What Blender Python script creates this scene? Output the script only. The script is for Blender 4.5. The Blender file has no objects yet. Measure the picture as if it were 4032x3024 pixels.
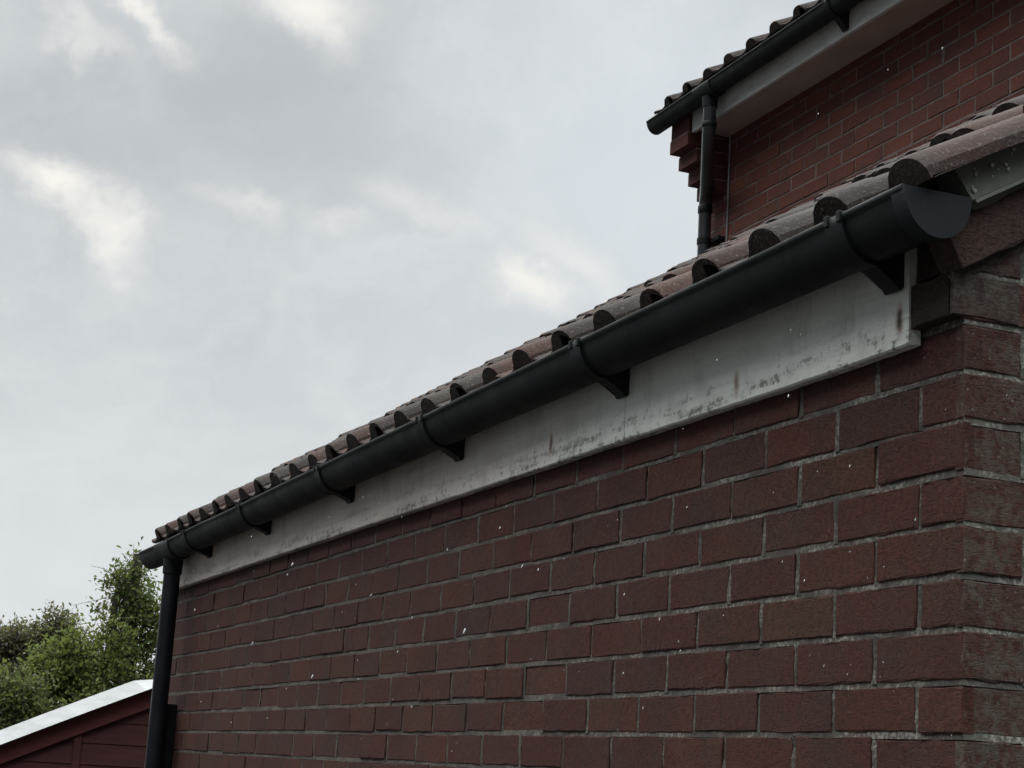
import bpy, math, random
from mathutils import Vector, Matrix, noise
R = math.radians
rnd = random.Random(7)
SC = bpy.context.scene
COL = SC.collection
ZB = 2.232                       # height of the reference mortar course above the ground

# ------------------------------------------------------------------ camera
cam_d = bpy.data.cameras.new("camera")
cam_d.sensor_fit = 'HORIZONTAL'; cam_d.sensor_width = 36.0
cam_d.lens = 6965.18 / 4032 * 36
cam_d.clip_start = 0.05; cam_d.clip_end = 2000
cam = bpy.data.objects.new("camera", cam_d); COL.objects.link(cam)
yaw, pit, rol = 0.387655187, 0.216474878, 0.0581931428
fw = Vector((math.sin(yaw)*math.cos(pit), math.cos(yaw)*math.cos(pit), math.sin(pit)))
rt = Vector((math.cos(yaw), -math.sin(yaw), 0)); up = rt.cross(fw)
r2 = math.cos(rol)*rt + math.sin(rol)*up
u2 = -math.sin(rol)*rt + math.cos(rol)*up
m3 = Matrix((r2, u2, -fw)).transposed()
cam.matrix_world = Matrix.Translation((-1.55771, -2.07510, -0.61234 + ZB)) @ m3.to_4x4()
SC.camera = cam

# ------------------------------------------------------------------ node helpers
class NT:
    def __init__(s, tree): s.t = tree; s.n = tree.nodes; s.l = tree.links
    def new(s, typ, **kw):
        n = s.n.new(typ)
        for k, v in kw.items():
            if isinstance(k, str) and hasattr(n, k): setattr(n, k, v)
        return n
    def put(s, sock, v):
        if hasattr(v, 'is_linked') or isinstance(v, bpy.types.NodeSocket): s.l.new(v, sock)
        else: sock.default_value = v
    def math(s, op, a, b=0.0, c=0.0, clamp=False):
        n = s.n.new('ShaderNodeMath'); n.operation = op; n.use_clamp = clamp
        for i, v in enumerate((a, b, c)): s.put(n.inputs[i], v)
        return n.outputs[0]
    def vmath(s, op, a, b=(0, 0, 0)):
        n = s.n.new('ShaderNodeVectorMath'); n.operation = op
        s.put(n.inputs[0], a); s.put(n.inputs[1], b)
        return n
    def mix(s, f, a, b, mode='MIX'):
        n = s.n.new('ShaderNodeMix'); n.data_type = 'RGBA'; n.blend_type = mode
        s.put(n.inputs['Factor'], f) if False else s.put(n.inputs[0], f)
        s.put(n.inputs[6], a); s.put(n.inputs[7], b)
        return n.outputs[2]
    def noise(s, vec, scale, detail=4, rough=.55, dist=0.0):
        n = s.n.new('ShaderNodeTexNoise'); s.put(n.inputs['Vector'], vec)
        n.inputs['Scale'].default_value = scale; n.inputs['Detail'].default_value = detail
        n.inputs['Roughness'].default_value = rough; n.inputs['Distortion'].default_value = dist
        return n
    def ramp(s, f, lo, hi, a=0.0, b=1.0):
        n = s.n.new('ShaderNodeMapRange'); n.interpolation_type = 'SMOOTHSTEP'
        s.put(n.inputs[0], f)
        for i, v in enumerate((lo, hi, a, b)): n.inputs[i+1].default_value = v
        return n.outputs[0]
    def scale(s, vec, v): return s.vmath('MULTIPLY', vec, v).outputs[0]

# ------------------------------------------------------------------ world : overcast sky
wd = bpy.data.worlds.new("World"); SC.world = wd; wd.use_nodes = True
w = NT(wd.node_tree); w.n.clear()
SUN_EL, SUN_AZ = 50.0, 4.0           # azimuth from +Y towards +X (degrees)
tc = w.new('ShaderNodeTexCoord'); D = tc.outputs['Generated']
sky = w.n.new('ShaderNodeTexSky'); sky.sky_type = 'NISHITA'; sky.sun_disc = False
sky.sun_elevation = R(SUN_EL); sky.sun_rotation = R(SUN_AZ)
sep = w.n.new('ShaderNodeSeparateXYZ'); w.l.new(D, sep.inputs[0])
zz = w.math('ADD', w.math('MAXIMUM', sep.outputs[2], 0.0), 0.16)
px = w.math('DIVIDE', sep.outputs[0], zz); py = w.math('DIVIDE', sep.outputs[1], zz)
cmb = w.n.new('ShaderNodeCombineXYZ'); w.l.new(px, cmb.inputs[0]); w.l.new(py, cmb.inputs[1])
# warp of the view direction so that cloud edges are ragged
wn = w.noise(D, 9.0, 6, .6); wn2 = w.noise(D, 30.0, 6, .62)
off = w.vmath('SUBTRACT', wn.outputs['Color'], (.5, .5, .5)).outputs[0]
off2 = w.vmath('SUBTRACT', wn2.outputs['Color'], (.5, .5, .5)).outputs[0]
Dw = w.vmath('ADD', D, w.scale(off, (.10, .10, .10))).outputs[0]
Dw = w.vmath('ADD', Dw, w.scale(off2, (.022, .022, .022))).outputs[0]
def blob(d, size, tall=1.0, tilt=0.0):
    """soft patch of sky round direction d: size is its angular half width, tilt turns its long axis"""
    d = Vector(d).normalized()
    e1 = Vector((d.y, -d.x, 0)).normalized(); e2 = e1.cross(d)
    a = math.cos(R(tilt))*e1 + math.sin(R(tilt))*e2
    b = -math.sin(R(tilt))*e1 + math.cos(R(tilt))*e2
    q = w.vmath('SUBTRACT', Dw, tuple(d)).outputs[0]
    x = w.math('DIVIDE', w.vmath('DOT_PRODUCT', q, tuple(a)).outputs['Value'], size)
    y = w.math('DIVIDE', w.vmath('DOT_PRODUCT', q, tuple(b)).outputs['Value'], size*tall)
    r = w.math('SQRT', w.math('ADD', w.math('MULTIPLY', x, x), w.math('MULTIPLY', y, y)))
    return w.math('POWER', w.ramp(r, 1.25, 0.0), 1.15)
# broad darkness of the cloud deck
n1 = w.noise(cmb.outputs[0], 0.9, 5, .5, .4)
n2 = w.noise(cmb.outputs[0], 2.6, 6, .6, .3)
base = w.math('ADD', w.math('MULTIPLY', n1.outputs[0], .65), w.math('MULTIPLY', n2.outputs[0], .35))
st_ = w.noise(w.vmath('MULTIPLY', w.vmath('ADD', cmb.outputs[0], w.scale(off, (.5, .5, .5))).outputs[0], (3.2, 1.3, 1)).outputs[0], 1.6, 6, .58, .6)
base = w.math('ADD', w.math('MULTIPLY', base, .55), w.math('MULTIPLY', st_.outputs[0], .45))
base = w.ramp(base, .36, .64)
darkb = w.math('MAXIMUM', blob((.215, .912, .352), .17, .42, -8), blob((.12, .935, .33), .12, .5, -18))
hz = w.ramp(sep.outputs[2], .05, .30)
lo_col = w.mix(base, (.545, .58, .60, 1), (.705, .735, .75, 1))
lo_col = w.mix(w.math('MULTIPLY', darkb, .62), lo_col, (.455, .485, .51, 1))
# paler towards the horizon and towards the right
pale = w.math('SUBTRACT', 1.0, hz)
lo_col = w.mix(w.math('MULTIPLY', pale, .85), lo_col, (.735, .775, .785, 1))
lo_col = w.mix(w.math('MULTIPLY', blob((.43, .845, .33), .20, 1.0), .75), lo_col, (.74, .79, .825, 1))
# bright rents in the deck
br = None
for d, s, t, ti, k in (((.122, .945, .298), .038, .5, -28, 1.0), ((.147, .951, .280), .030, .6, -45, .95),
                       ((.222, .888, .404), .048, .55, -12, 1.0), ((.142, .912, .388), .040, .28, -40, .9),
                       ((.112, .923, .372), .026, .4, -30, .45), ((.368, .893, .260), .027, .75, -35, 1.0),
                       ((.385, .880, .279), .045, .35, -35, .45), ((.215, .933, .289), .030, .35, -15, .42),
                       ((.262, .924, .288), .026, .35, -10, .28), ((.30, .90, .30), .05, .3, -20, .35),
                       ((-.5, .7, .5), .5, .7, 10, .8), ((-.3, .2, .93), .6, .8, 0, .7)):
    v = w.math('MULTIPLY', blob(d, s, t, ti), k)
    br = v if br is None else w.math('MAXIMUM', br, v)
fine = w.noise(D, 26.0, 7, .62)
br = w.math('MULTIPLY', br, w.ramp(fine.outputs[0], .22, .62, .72, 1.0), clamp=True)
cloud = w.mix(br, lo_col, (.97, .945, .875, 1))
# an overcast deck is brightest high up
lift_ = w.ramp(sep.outputs[2], .45, .72, 1.0, 4.4)
clm = w.n.new('ShaderNodeVectorMath'); clm.operation = 'SCALE'; w.l.new(cloud, clm.inputs[0]); w.l.new(lift_, clm.inputs['Scale'])
cloud = clm.outputs[0]
# added dark band low in the unseen sky, deepens the shade on the fascia
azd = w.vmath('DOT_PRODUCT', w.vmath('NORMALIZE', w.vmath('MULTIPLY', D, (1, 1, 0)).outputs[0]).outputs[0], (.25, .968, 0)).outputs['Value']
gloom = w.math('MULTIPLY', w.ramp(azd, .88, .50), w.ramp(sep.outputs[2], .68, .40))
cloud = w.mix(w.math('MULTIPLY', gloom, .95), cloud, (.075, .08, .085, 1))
# below the horizon: dull ground tone
cloud = w.mix(w.ramp(sep.outputs[2], -.02, -.10), cloud, (.07, .07, .066, 1))
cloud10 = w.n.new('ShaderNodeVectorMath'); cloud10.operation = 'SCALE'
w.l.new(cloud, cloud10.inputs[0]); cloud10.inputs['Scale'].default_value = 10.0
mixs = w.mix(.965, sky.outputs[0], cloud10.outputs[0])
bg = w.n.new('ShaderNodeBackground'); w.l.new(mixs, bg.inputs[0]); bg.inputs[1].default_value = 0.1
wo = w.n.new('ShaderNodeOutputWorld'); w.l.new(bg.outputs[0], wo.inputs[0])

sun_d = bpy.data.lights.new("sun", 'SUN'); sun_d.energy = 0.5; sun_d.angle = R(40); sun_d.color = (1, .965, .91)
sun = bpy.data.objects.new("sun", sun_d); COL.objects.link(sun)
sdir = Vector((math.sin(R(SUN_AZ))*math.cos(R(SUN_EL)), math.cos(R(SUN_AZ))*math.cos(R(SUN_EL)), math.sin(R(SUN_EL))))
sun.rotation_euler = sdir.to_track_quat('Z', 'Y').to_euler()

SC.view_settings.view_transform = 'Standard'; SC.view_settings.look = 'None'
SC.view_settings.exposure = 0.0; SC.view_settings.gamma = 1.0

# ------------------------------------------------------------------ object helpers
def tag(o, label=None, cat=None, group=None, kind=None):
    if label: o['label'] = label
    if cat: o['category'] = cat
    if group: o['group'] = group
    if kind: o['kind'] = kind
    return o
def empty(name, loc, label, cat, group=None):
    o = bpy.data.objects.new(name, None); COL.objects.link(o); o.location = loc
    o.empty_display_size = .2
    return tag(o, label, cat, group)
class MB:
    """collects faces, then links them as one mesh object"""
    def __init__(s): s.v = []; s.f = []; s.m = []; s.c = []; s.sm = []
    def add(s, verts, faces, mat=0, col=None, smooth=False):
        b = len(s.v); s.v.extend([tuple(p) for p in verts])
        for f in faces:
            s.f.append(tuple(i + b for i in f)); s.m.append(mat); s.c.append(col or (1, 1, 1, 1)); s.sm.append(smooth)
    def box(s, p0, p1, mat=0, col=None, bev=0.0):
        (x0, y0, z0), (x1, y1, z1) = p0, p1
        if bev <= 0:
            vs = [(x, y, z) for z in (z0, z1) for y in (y0, y1) for x in (x0, x1)]
            s.add(vs, [(0, 2, 3, 1), (4, 5, 7, 6), (0, 1, 5, 4), (2, 6, 7, 3), (0, 4, 6, 2), (1, 3, 7, 5)], mat, col)
        else:
            b = bev; vs = []
            for z, i in ((z0, b), (z0 + b, 0), (z1 - b, 0), (z1, b)):
                vs += [(x0+b, y0+i, z), (x1-b, y0+i, z), (x1-i, y0+b, z), (x1-i, y1-b, z),
                       (x1-b, y1-i, z), (x0+b, y1-i, z), (x0+i, y1-b, z), (x0+i, y0+b, z)]
            fs = [tuple(range(7, -1, -1)), tuple(range(24, 32))]
            for r in range(3):
                for k in range(8):
                    fs.append((r*8+k, r*8+(k+1) % 8, r*8+8+(k+1) % 8, r*8+8+k))
            s.add(vs, fs, mat, col)
    def prism(s, poly, axis, a, b, mat=0, col=None):
        """extrude a 2-D outline along one axis (0: poly is y,z  1: poly is x,z)"""
        n = len(poly)
        P = (lambda p, t: (t, p[0], p[1])) if axis == 0 else (lambda p, t: (p[0], t, p[1]))
        vs = [P(p, a) for p in poly] + [P(p, b) for p in poly]
        fs = [tuple(range(n)), tuple(range(2*n-1, n-1, -1))] + [(i, (i+1) % n, n+(i+1) % n, n+i) for i in range(n)]
        s.add(vs, fs, mat, col)
    def tube(s, pts, radii, seg=14, mat=0, col=None, cap=True, smooth=True):
        n = len(pts); pts = [Vector(p) for p in pts]
        if not hasattr(radii, '__len__'): radii = [radii]*n
        vs = []; prev = None
        for i, p in enumerate(pts):
            t = (pts[min(i+1, n-1)] - pts[max(i-1, 0)]).normalized()
            if prev is None: a = t.orthogonal().normalized()
            else: a = (prev - t*prev.dot(t)).normalized()
            prev = a; b = t.cross(a)
            for k in range(seg):
                th = 2*math.pi*k/seg
                vs.append(p + radii[i]*(math.cos(th)*a + math.sin(th)*b))
        fs = [(i*seg+k, i*seg+(k+1) % seg, (i+1)*seg+(k+1) % seg, (i+1)*seg+k) for i in range(n-1) for k in range(seg)]
        s.add(vs, fs, mat, col, smooth)
        if cap: s.add(vs[:seg], [tuple(range(seg-1, -1, -1))], mat, col); s.add(vs[-seg:], [tuple(range(seg))], mat, col)
    def build(s, name, mats, parent=None, loc=(0, 0, 0)):
        me = bpy.data.meshes.new(name); me.from_pydata(s.v, [], s.f)
        if not isinstance(mats, (list, tuple)): mats = [mats]
        for m in mats: me.materials.append(m)
        me.polygons.foreach_set('material_index', s.m)
        me.polygons.foreach_set('use_smooth', s.sm)
        at = me.attributes.new('tint', 'FLOAT_COLOR', 'FACE')
        at.data.foreach_set('color', [x for c in s.c for x in c])
        me.update()
        o = bpy.data.objects.new(name, me); COL.objects.link(o); o.location = loc
        if parent:
            o.parent = parent
            q = Vector((0, 0, 0)); pp = parent
            while pp: q += pp.location; pp = pp.parent
            o.location = Vector(loc) - q
        return o

# ------------------------------------------------------------------ materials
def mat_base(name):
    m = bpy.data.materials.new(name); m.use_nodes = True
    t = NT(m.node_tree); t.n.clear()
    b = t.n.new('ShaderNodeBsdfPrincipled'); o = t.n.new('ShaderNodeOutputMaterial')
    t.l.new(b.outputs[0], o.inputs[0])
    tcn = t.n.new('ShaderNodeNewGeometry')
    return m, t, b, tcn.outputs['Position']
def bump(t, b, h, strength, dist=.002, prev=None):
    n = t.n.new('ShaderNodeBump'); n.inputs['Strength'].default_value = strength
    n.inputs['Distance'].default_value = dist; t.l.new(h, n.inputs['Height'])
    if prev is not None: t.l.new(prev, n.inputs['Normal'])
    t.l.new(n.outputs[0], b.inputs['Normal']); return n.outputs[0]
def tint(t):
    a = t.n.new('ShaderNodeAttribute'); a.attribute_name = 'tint'; return a.outputs['Color']

def m_brick(name, rustic=1.0, lichen=0.0, dull=1.0):
    m, t, b, P = mat_base(name)
    col = tint(t)
    big = t.noise(P, 7.0, 5, .6)
    col = t.mix(t.ramp(big.outputs[0], .42, .72, 0, .55), col, (.066*dull, .043*dull, .036*dull, 1))
    sm = t.noise(P, 90, 4, .6)
    col = t.mix(t.ramp(sm.outputs[0], .30, .75, 0, 1), t.mix(.45, col, (.02, .013, .012, 1)), col)
    # the combed face: short horizontal dashes pressed in the clay
    S = t.scale(P, (120, 120, 330))
    da = t.noise(S, 1.0, 4, .65, .1)
    d2 = t.noise(t.scale(P, (62, 62, 215)), 1.0, 4, .65, .2)
    dash = t.math('MAXIMUM', t.ramp(da.outputs[0], .50, .70), t.math('MULTIPLY', t.ramp(d2.outputs[0], .55, .72), .8))
    pale = t.ramp(d2.outputs[0], .36, .26)
    col = t.mix(t.math('MULTIPLY', dash, .55*rustic*(.5 if lichen > .5 else 1), clamp=True), col, (.028, .018, .017, 1))
    where = t.noise(P, 4.5, 3, .6)
    wear = t.ramp(where.outputs[0], .45, .66)
    col = t.mix(t.math('MULTIPLY', t.math('MULTIPLY', pale, wear), .40*rustic), col, (.30, .26, .225, 1))
    if lichen > 0:
        ln = t.noise(P, 5.0, 5, .62); l2 = t.noise(P, 60, 5, .65)
        f = t.math('MULTIPLY', t.ramp(ln.outputs[0], .36, .60), t.ramp(l2.outputs[0], .30, .62), clamp=True)
        col = t.mix(t.math('MULTIPLY', f, lichen), col, (.135, .118, .095, 1))
        l3 = t.ramp(t.noise(P, 140, 3, .6).outputs[0], .64, .72)
        col = t.mix(t.math('MULTIPLY', l3, lichen*.7), col, (.33, .32, .28, 1))
    gr = t.noise(P, 330, 2, .6)
    col = t.mix(t.ramp(gr.outputs[0], .60, .76, 0, .30*min(1, rustic)), col, (.27, .22, .19, 1))
    col = t.mix(t.ramp(gr.outputs[0], .42, .28, 0, .5*min(1, rustic)), col, (.025, .016, .015, 1))
    t.l.new(col, b.inputs['Base Color'])
    b.inputs['Roughness'].default_value = .82; b.inputs['Specular IOR Level'].default_value = .25
    h = t.math('ADD', t.math('MULTIPLY', dash, -.8), t.math('MULTIPLY', sm.outputs[0], .55))
    n = bump(t, b, h, .7*rustic, .0032)
    return m
def m_mortar(name, base=(.116, .100, .084), pale=(.28, .265, .23)):
    m, t, b, P = mat_base(name)
    a = t.noise(P, 9, 5, .65); c = t.noise(P, 130, 4, .7); d = t.noise(P, 38, 4, .6)
    col = t.mix(t.ramp(a.outputs[0], .33, .68), (base[0]*.55, base[1]*.56, base[2]*.55, 1), (*base, 1))
    sp = t.n.new('ShaderNodeSeparateXYZ'); t.l.new(P, sp.inputs[0])
    age = t.ramp(t.math('ADD', sp.outputs[1], t.math('MULTIPLY', a.outputs[0], 1.2)), 1.0, 2.8, 1.0, .35)
    f = t.math('MULTIPLY', t.math('MULTIPLY', t.ramp(a.outputs[0], .40, .62, .10, 1), age), t.ramp(c.outputs[0], .46, .60))
    col = t.mix(f, col, (*pale, 1))
    col = t.mix(t.ramp(d.outputs[0], .58, .72, 0, .6), col, (.05, .055, .042, 1))
    t.l.new(col, b.inputs['Base Color']); b.inputs['Roughness'].default_value = .95
    bump(t, b, c.outputs[0], .7, .004)
    return m
def m_tile(name):
    m, t, b, P = mat_base(name)
    col = tint(t)
    a = t.noise(P, 6, 5, .65); c = t.noise(P, 160, 3, .7); d = t.noise(P, 34, 5, .65)
    col = t.mix(t.ramp(a.outputs[0], .40, .70, 0, .75), col, (.070, .060, .051, 1))
    col = t.mix(t.ramp(d.outputs[0], .52, .74, 0, .65), col, (.045, .042, .036, 1))
    col = t.mix(t.ramp(c.outputs[0], .55, .70, 0, .55), col, (.22, .195, .175, 1))
    v = t.n.new('ShaderNodeTexVoronoi'); t.l.new(P, v.inputs['Vector']); v.inputs['Scale'].default_value = 26
    spot = t.math('MULTIPLY', t.ramp(v.outputs['Distance'], .20, .10), t.ramp(t.noise(P, 11, 3, .6).outputs[0], .60, .68))
    col = t.mix(spot, col, (.40, .40, .35, 1))
    t.l.new(col, b.inputs['Base Color']); b.inputs['Roughness'].default_value = .78
    b.inputs['Specular IOR Level'].default_value = .3
    h = t.math('ADD', t.math('MULTIPLY', c.outputs[0], .6), d.outputs[0])
    bump(t, b, h, .8, .004)
    return m
def m_pvc(name, col=(.017, .020, .022), dust=(.06, .07, .068), amount=.35, rough=.42, spec=.28):
    m, t, b, P = mat_base(name)
    a = t.noise(P, 8, 5, .65); s = t.noise(t.scale(P, (60, 60, 9)), 1.0, 4, .6); c = t.noise(P, 220, 2, .5)
    f = t.math('MULTIPLY', t.ramp(a.outputs[0], .42, .72), t.ramp(s.outputs[0], .35, .70), clamp=True)
    f = t.math('ADD', t.math('MULTIPLY', f, amount), t.math('MULTIPLY', t.ramp(c.outputs[0], .62, .75), amount*.35))
    t.l.new(t.mix(f, (*col, 1), (*dust, 1)), b.inputs['Base Color'])
    t.l.new(t.ramp(a.outputs[0], .3, .8, rough - .08, rough + .25), b.inputs['Roughness'])
    b.inputs['Specular IOR Level'].default_value = spec
    bump(t, b, t.noise(P, 14, 3, .5).outputs[0], .12, .004)
    return m
def m_fascia(name):
    m, t, b, P = mat_base(name)
    sp = t.n.new('ShaderNodeSeparateXYZ'); t.l.new(P, sp.inputs[0])
    y, z = sp.outputs[1], sp.outputs[2]
    a = t.noise(P, 5, 5, .6); g = t.noise(t.scale(P, (30, 3, 45)), 1.0, 5, .65); f = t.noise(P, 55, 5, .7); q = t.noise(P, 170, 3, .6)
    yw = t.math('ADD', y, t.math('MULTIPLY', a.outputs[0], 1.4))
    far = t.ramp(yw, 1.7, 3.1)                                   # the farther boards are an older, browner white
    col = t.mix(far, (.87, .88, .83, 1), (.70, .60, .54, 1))
    col = t.mix(t.ramp(g.outputs[0], .38, .75, 0, .45), col, t.mix(far, (.56, .58, .55, 1), (.36, .32, .295, 1)))
    bl = t.noise(P, 13, 5, .62); dr = t.noise(t.scale(P, (10, 30, 7)), 1.0, 5, .65, .6)
    col = t.mix(t.ramp(bl.outputs[0], .48, .70, 0, .30), col, t.mix(far, (.36, .375, .345, 1), (.25, .215, .19, 1)))
    col = t.mix(t.ramp(dr.outputs[0], .56, .74, 0, .35), col, t.mix(far, (.33, .325, .28, 1), (.20, .17, .15, 1)))
    col = t.mix(t.ramp(f.outputs[0], .58, .70, 0, .35), col, (.30, .29, .26, 1))
    # flaked, dirty paint along the bottom edge
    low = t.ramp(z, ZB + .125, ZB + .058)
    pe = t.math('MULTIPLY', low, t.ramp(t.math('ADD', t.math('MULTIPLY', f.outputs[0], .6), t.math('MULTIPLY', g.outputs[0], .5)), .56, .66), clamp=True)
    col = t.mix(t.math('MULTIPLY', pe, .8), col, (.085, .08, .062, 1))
    fl = t.math('MULTIPLY', t.ramp(f.outputs[0], .66, .72), t.ramp(a.outputs[0], .50, .60))
    col = t.mix(t.math('MULTIPLY', fl, .75), col, (.12, .11, .095, 1))
    col = t.mix(t.ramp(q.outputs[0], .66, .74, 0, .5), col, (.20, .185, .16, 1))
    for yj in (1.066, 3.21):
        jy = t.math('ABSOLUTE', t.math('SUBTRACT', t.math('ADD', y, t.math('MULTIPLY', t.math('SUBTRACT', f.outputs[0], .5), .006)), yj))
        col = t.mix(t.ramp(jy, .0030, .0006, 0, .35), col, (.07, .062, .05, 1))
    # rust running from the nail heads
    rust = None
    for (yy, zc, s, k) in ((.125, .098, .013, 1.0), (.62, .088, .012, .8), (1.43, .098, .013, .95), (1.02, .085, .008, .35), (2.1, .10, .008, .4), (3.05, .09, .008, .5), (3.9, .1, .008, .4)):
        dy = t.math('DIVIDE', t.math('SUBTRACT', y, yy), s)
        dz = t.math('DIVIDE', t.math('SUBTRACT', z, ZB + zc), s*2.3)
        d = t.math('SQRT', t.math('ADD', t.math('MULTIPLY', dy, dy), t.math('MULTIPLY', dz, dz)))
        d = t.math('ADD', d, t.math('MULTIPLY', t.math('SUBTRACT', f.outputs[0], .5), 1.4))
        v = t.math('MULTIPLY', t.ramp(d, 1.2, .1), k)
        rust = v if rust is None else t.math('MAXIMUM', rust, v)
    col = t.mix(rust, col, t.mix(t.ramp(rust, .55, 1.0), (.26, .115, .035, 1), (.055, .026, .012, 1)))
    t.l.new(col, b.inputs['Base Color']); b.inputs['Roughness'].default_value = .55
    h = t.math('ADD', t.math('MULTIPLY', g.outputs[0], .5), t.math('MULTIPLY', pe, -.6))
    bump(t, b, h, .4, .003)
    return m
def m_simple(name, col, col2, scale=8, rough=.8, bmp=.3, stretch=(1, 1, 1), spec=.3):
    m, t, b, P = mat_base(name)
    a = t.noise(t.scale(P, stretch), scale, 6, .62); c = t.noise(P, scale*14, 3, .6)
    cc = t.mix(t.ramp(a.outputs[0], .32, .70), (*col, 1), (*col2, 1))
    cc = t.mix(t.ramp(c.outputs[0], .58, .72, 0, .25), cc, (col[0]*.4, col[1]*.4, col[2]*.4, 1))
    t.l.new(cc, b.inputs['Base Color']); b.inputs['Roughness'].default_value = rough
    b.inputs['Specular IOR Level'].default_value = spec
    bump(t, b, t.math('ADD', a.outputs[0], t.math('MULTIPLY', c.outputs[0], .4)), bmp, .004)
    return m
def m_leaf(name, trans=.35):
    m, t, b, P = mat_base(name)
    col = tint(t)
    t.l.new(col, b.inputs['Base Color']); b.inputs['Roughness'].default_value = .5
    tr = t.n.new('ShaderNodeBsdfTranslucent')
    t.l.new(t.mix(.5, col, (.26, .30, .06, 1)), tr.inputs[0])
    mx = t.n.new('ShaderNodeMixShader'); mx.inputs[0].default_value = trans
    t.l.new(b.outputs[0], mx.inputs[1]); t.l.new(tr.outputs[0], mx.inputs[2])
    t.l.new(mx.outputs[0], t.n['Material Output'].inputs[0])
    return m

M_BRICK = m_brick('garage_brick', 1.0, .12)
M_BRICK_G = m_brick('gable_brick', 1.0, .85)
M_BRICK_H = m_brick('house_brick', .5, .0, 1.5)
M_MORT = m_mortar('garage_mortar')
M_MORT_G = m_mortar('gable_mortar', (.17, .16, .135), (.46, .45, .39))
M_MORT_H = m_mortar('house_mortar', (.21, .165, .15), (.26, .215, .195))
M_TILE = m_tile('pantile')
M_PVC = m_pvc('gutter_plastic', (.009, .0105, .0115), (.04, .047, .046), .4, .62)
M_PVC2 = m_pvc('house_gutter_plastic', (.010, .0115, .0125), (.045, .05, .052), .5, .6)
M_PIPE = m_pvc('pipe_plastic', (.010, .012, .016), (.03, .034, .04), .4, .38)
M_STOP = m_pvc('stop_end_plastic', (.021, .0245, .028), (.05, .056, .06), .6, .75)
M_FASC = m_fascia('white_fascia_paint')
M_FASC_H = m_simple('house_fascia_paint', (.58, .60, .59), (.72, .74, .73), 4, .5, .2, (8, 2, 8))
M_SOFF = m_simple('soffit_board', (.42, .35, .315), (.54, .455, .41), 3, .8, .15, (2, .8, 2))
M_LICH = m_simple('verge_mortar', (.15, .16, .135), (.22, .235, .205), 12, .95, .6)
M_LIP = m_simple('undercloak_board', (.16, .17, .15), (.25, .26, .235), 20, .9, .4)
M_DARK = m_simple('roof_timber', (.03, .024, .02), (.05, .04, .03), 8, .9, .2)
M_LEAD = m_simple('lead', (.12, .125, .13), (.20, .205, .21), 6, .6, .2)
M_GND = m_simple('paving', (.018, .018, .017), (.04, .039, .036), 2.5, .9, .5)
M_LEAF = m_leaf('leaves', .50)
M_BARK = m_simple('bark', (.035, .030, .024), (.08, .068, .052), 9, .95, .8, (3, 3, .6))
M_WHITE = m_simple('white_trim', (.42, .44, .435), (.54, .555, .55), 5, .4, .15, (1, 1, 4), .5)
M_RED = m_simple('red_timber_paint', (.085, .024, .022), (.12, .034, .03), 5, .6, .25, (.5, 3, 6))
M_RED2 = m_simple('red_board_paint', (.055, .018, .017), (.085, .026, .024), 5, .65, .25, (.5, 3, 6))
M_FELT = m_simple('roof_felt', (.05, .05, .05), (.09, .09, .088), 9, .95, .5)
M_CABLE = m_simple('pale_cable', (.30, .31, .32), (.40, .41, .42), 9, .5, .1)

# ------------------------------------------------------------------ brickwork
PAL = [(.112, .036, .027), (.105, .034, .026), (.118, .038, .027), (.100, .033, .026), (.108, .036, .028), (.123, .041, .028)]
def brick_col(r, gain=1.0):
    c = Vector(r.choice(PAL)) * r.uniform(.93, 1.08)
    if gain < 1.5 and r.random() < .010: c = Vector((.125, .048, .029))
    if r.random() < .08: c = c.lerp(Vector((.066, .036, .032)), r.uniform(.15, .45))
    return (c.x*gain, c.y*gain, c.z*gain, 1)
def brick_shape(mb, T, a0, a1, z0, z1, out, r, seg, depth=.02, rough=.0009, col=None, mat=0):
    """one brick: T maps (along, out, up) to the world; arris rounded and a little broken"""
    bev = .0014
    def loop(inset, n, jit):
        A0, A1, B0, B1 = a0 + inset, a1 - inset, z0 + inset, z1 - inset
        pts = []
        for k in range(seg): pts.append((A0 + (A1-A0)*k/seg, B0))
        for k in range(2): pts.append((A1, B0 + (B1-B0)*k/2))
        for k in range(seg): pts.append((A1 - (A1-A0)*k/seg, B1))
        for k in range(2): pts.append((A0, B1 - (B1-B0)*k/2))
        return [T(p[0] + r.gauss(0, jit), n + r.gauss(0, jit*.5), p[1] + r.gauss(0, jit)) for p in pts]
    tx, tz = r.gauss(0, .0008), r.gauss(0, .0008)
    L = loop(bev*1.4, out, rough*.8) + loop(0, out - bev, rough) + loop(0, out - depth, 0)
    n = 2*seg + 4
    fs = [tuple(range(n))]
    for q in range(2):
        for k in range(n): fs.append((q*n+k, q*n+n+k, q*n+n+(k+1) % n, q*n+(k+1) % n))
    mb.add(L, fs, mat, col)
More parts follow.
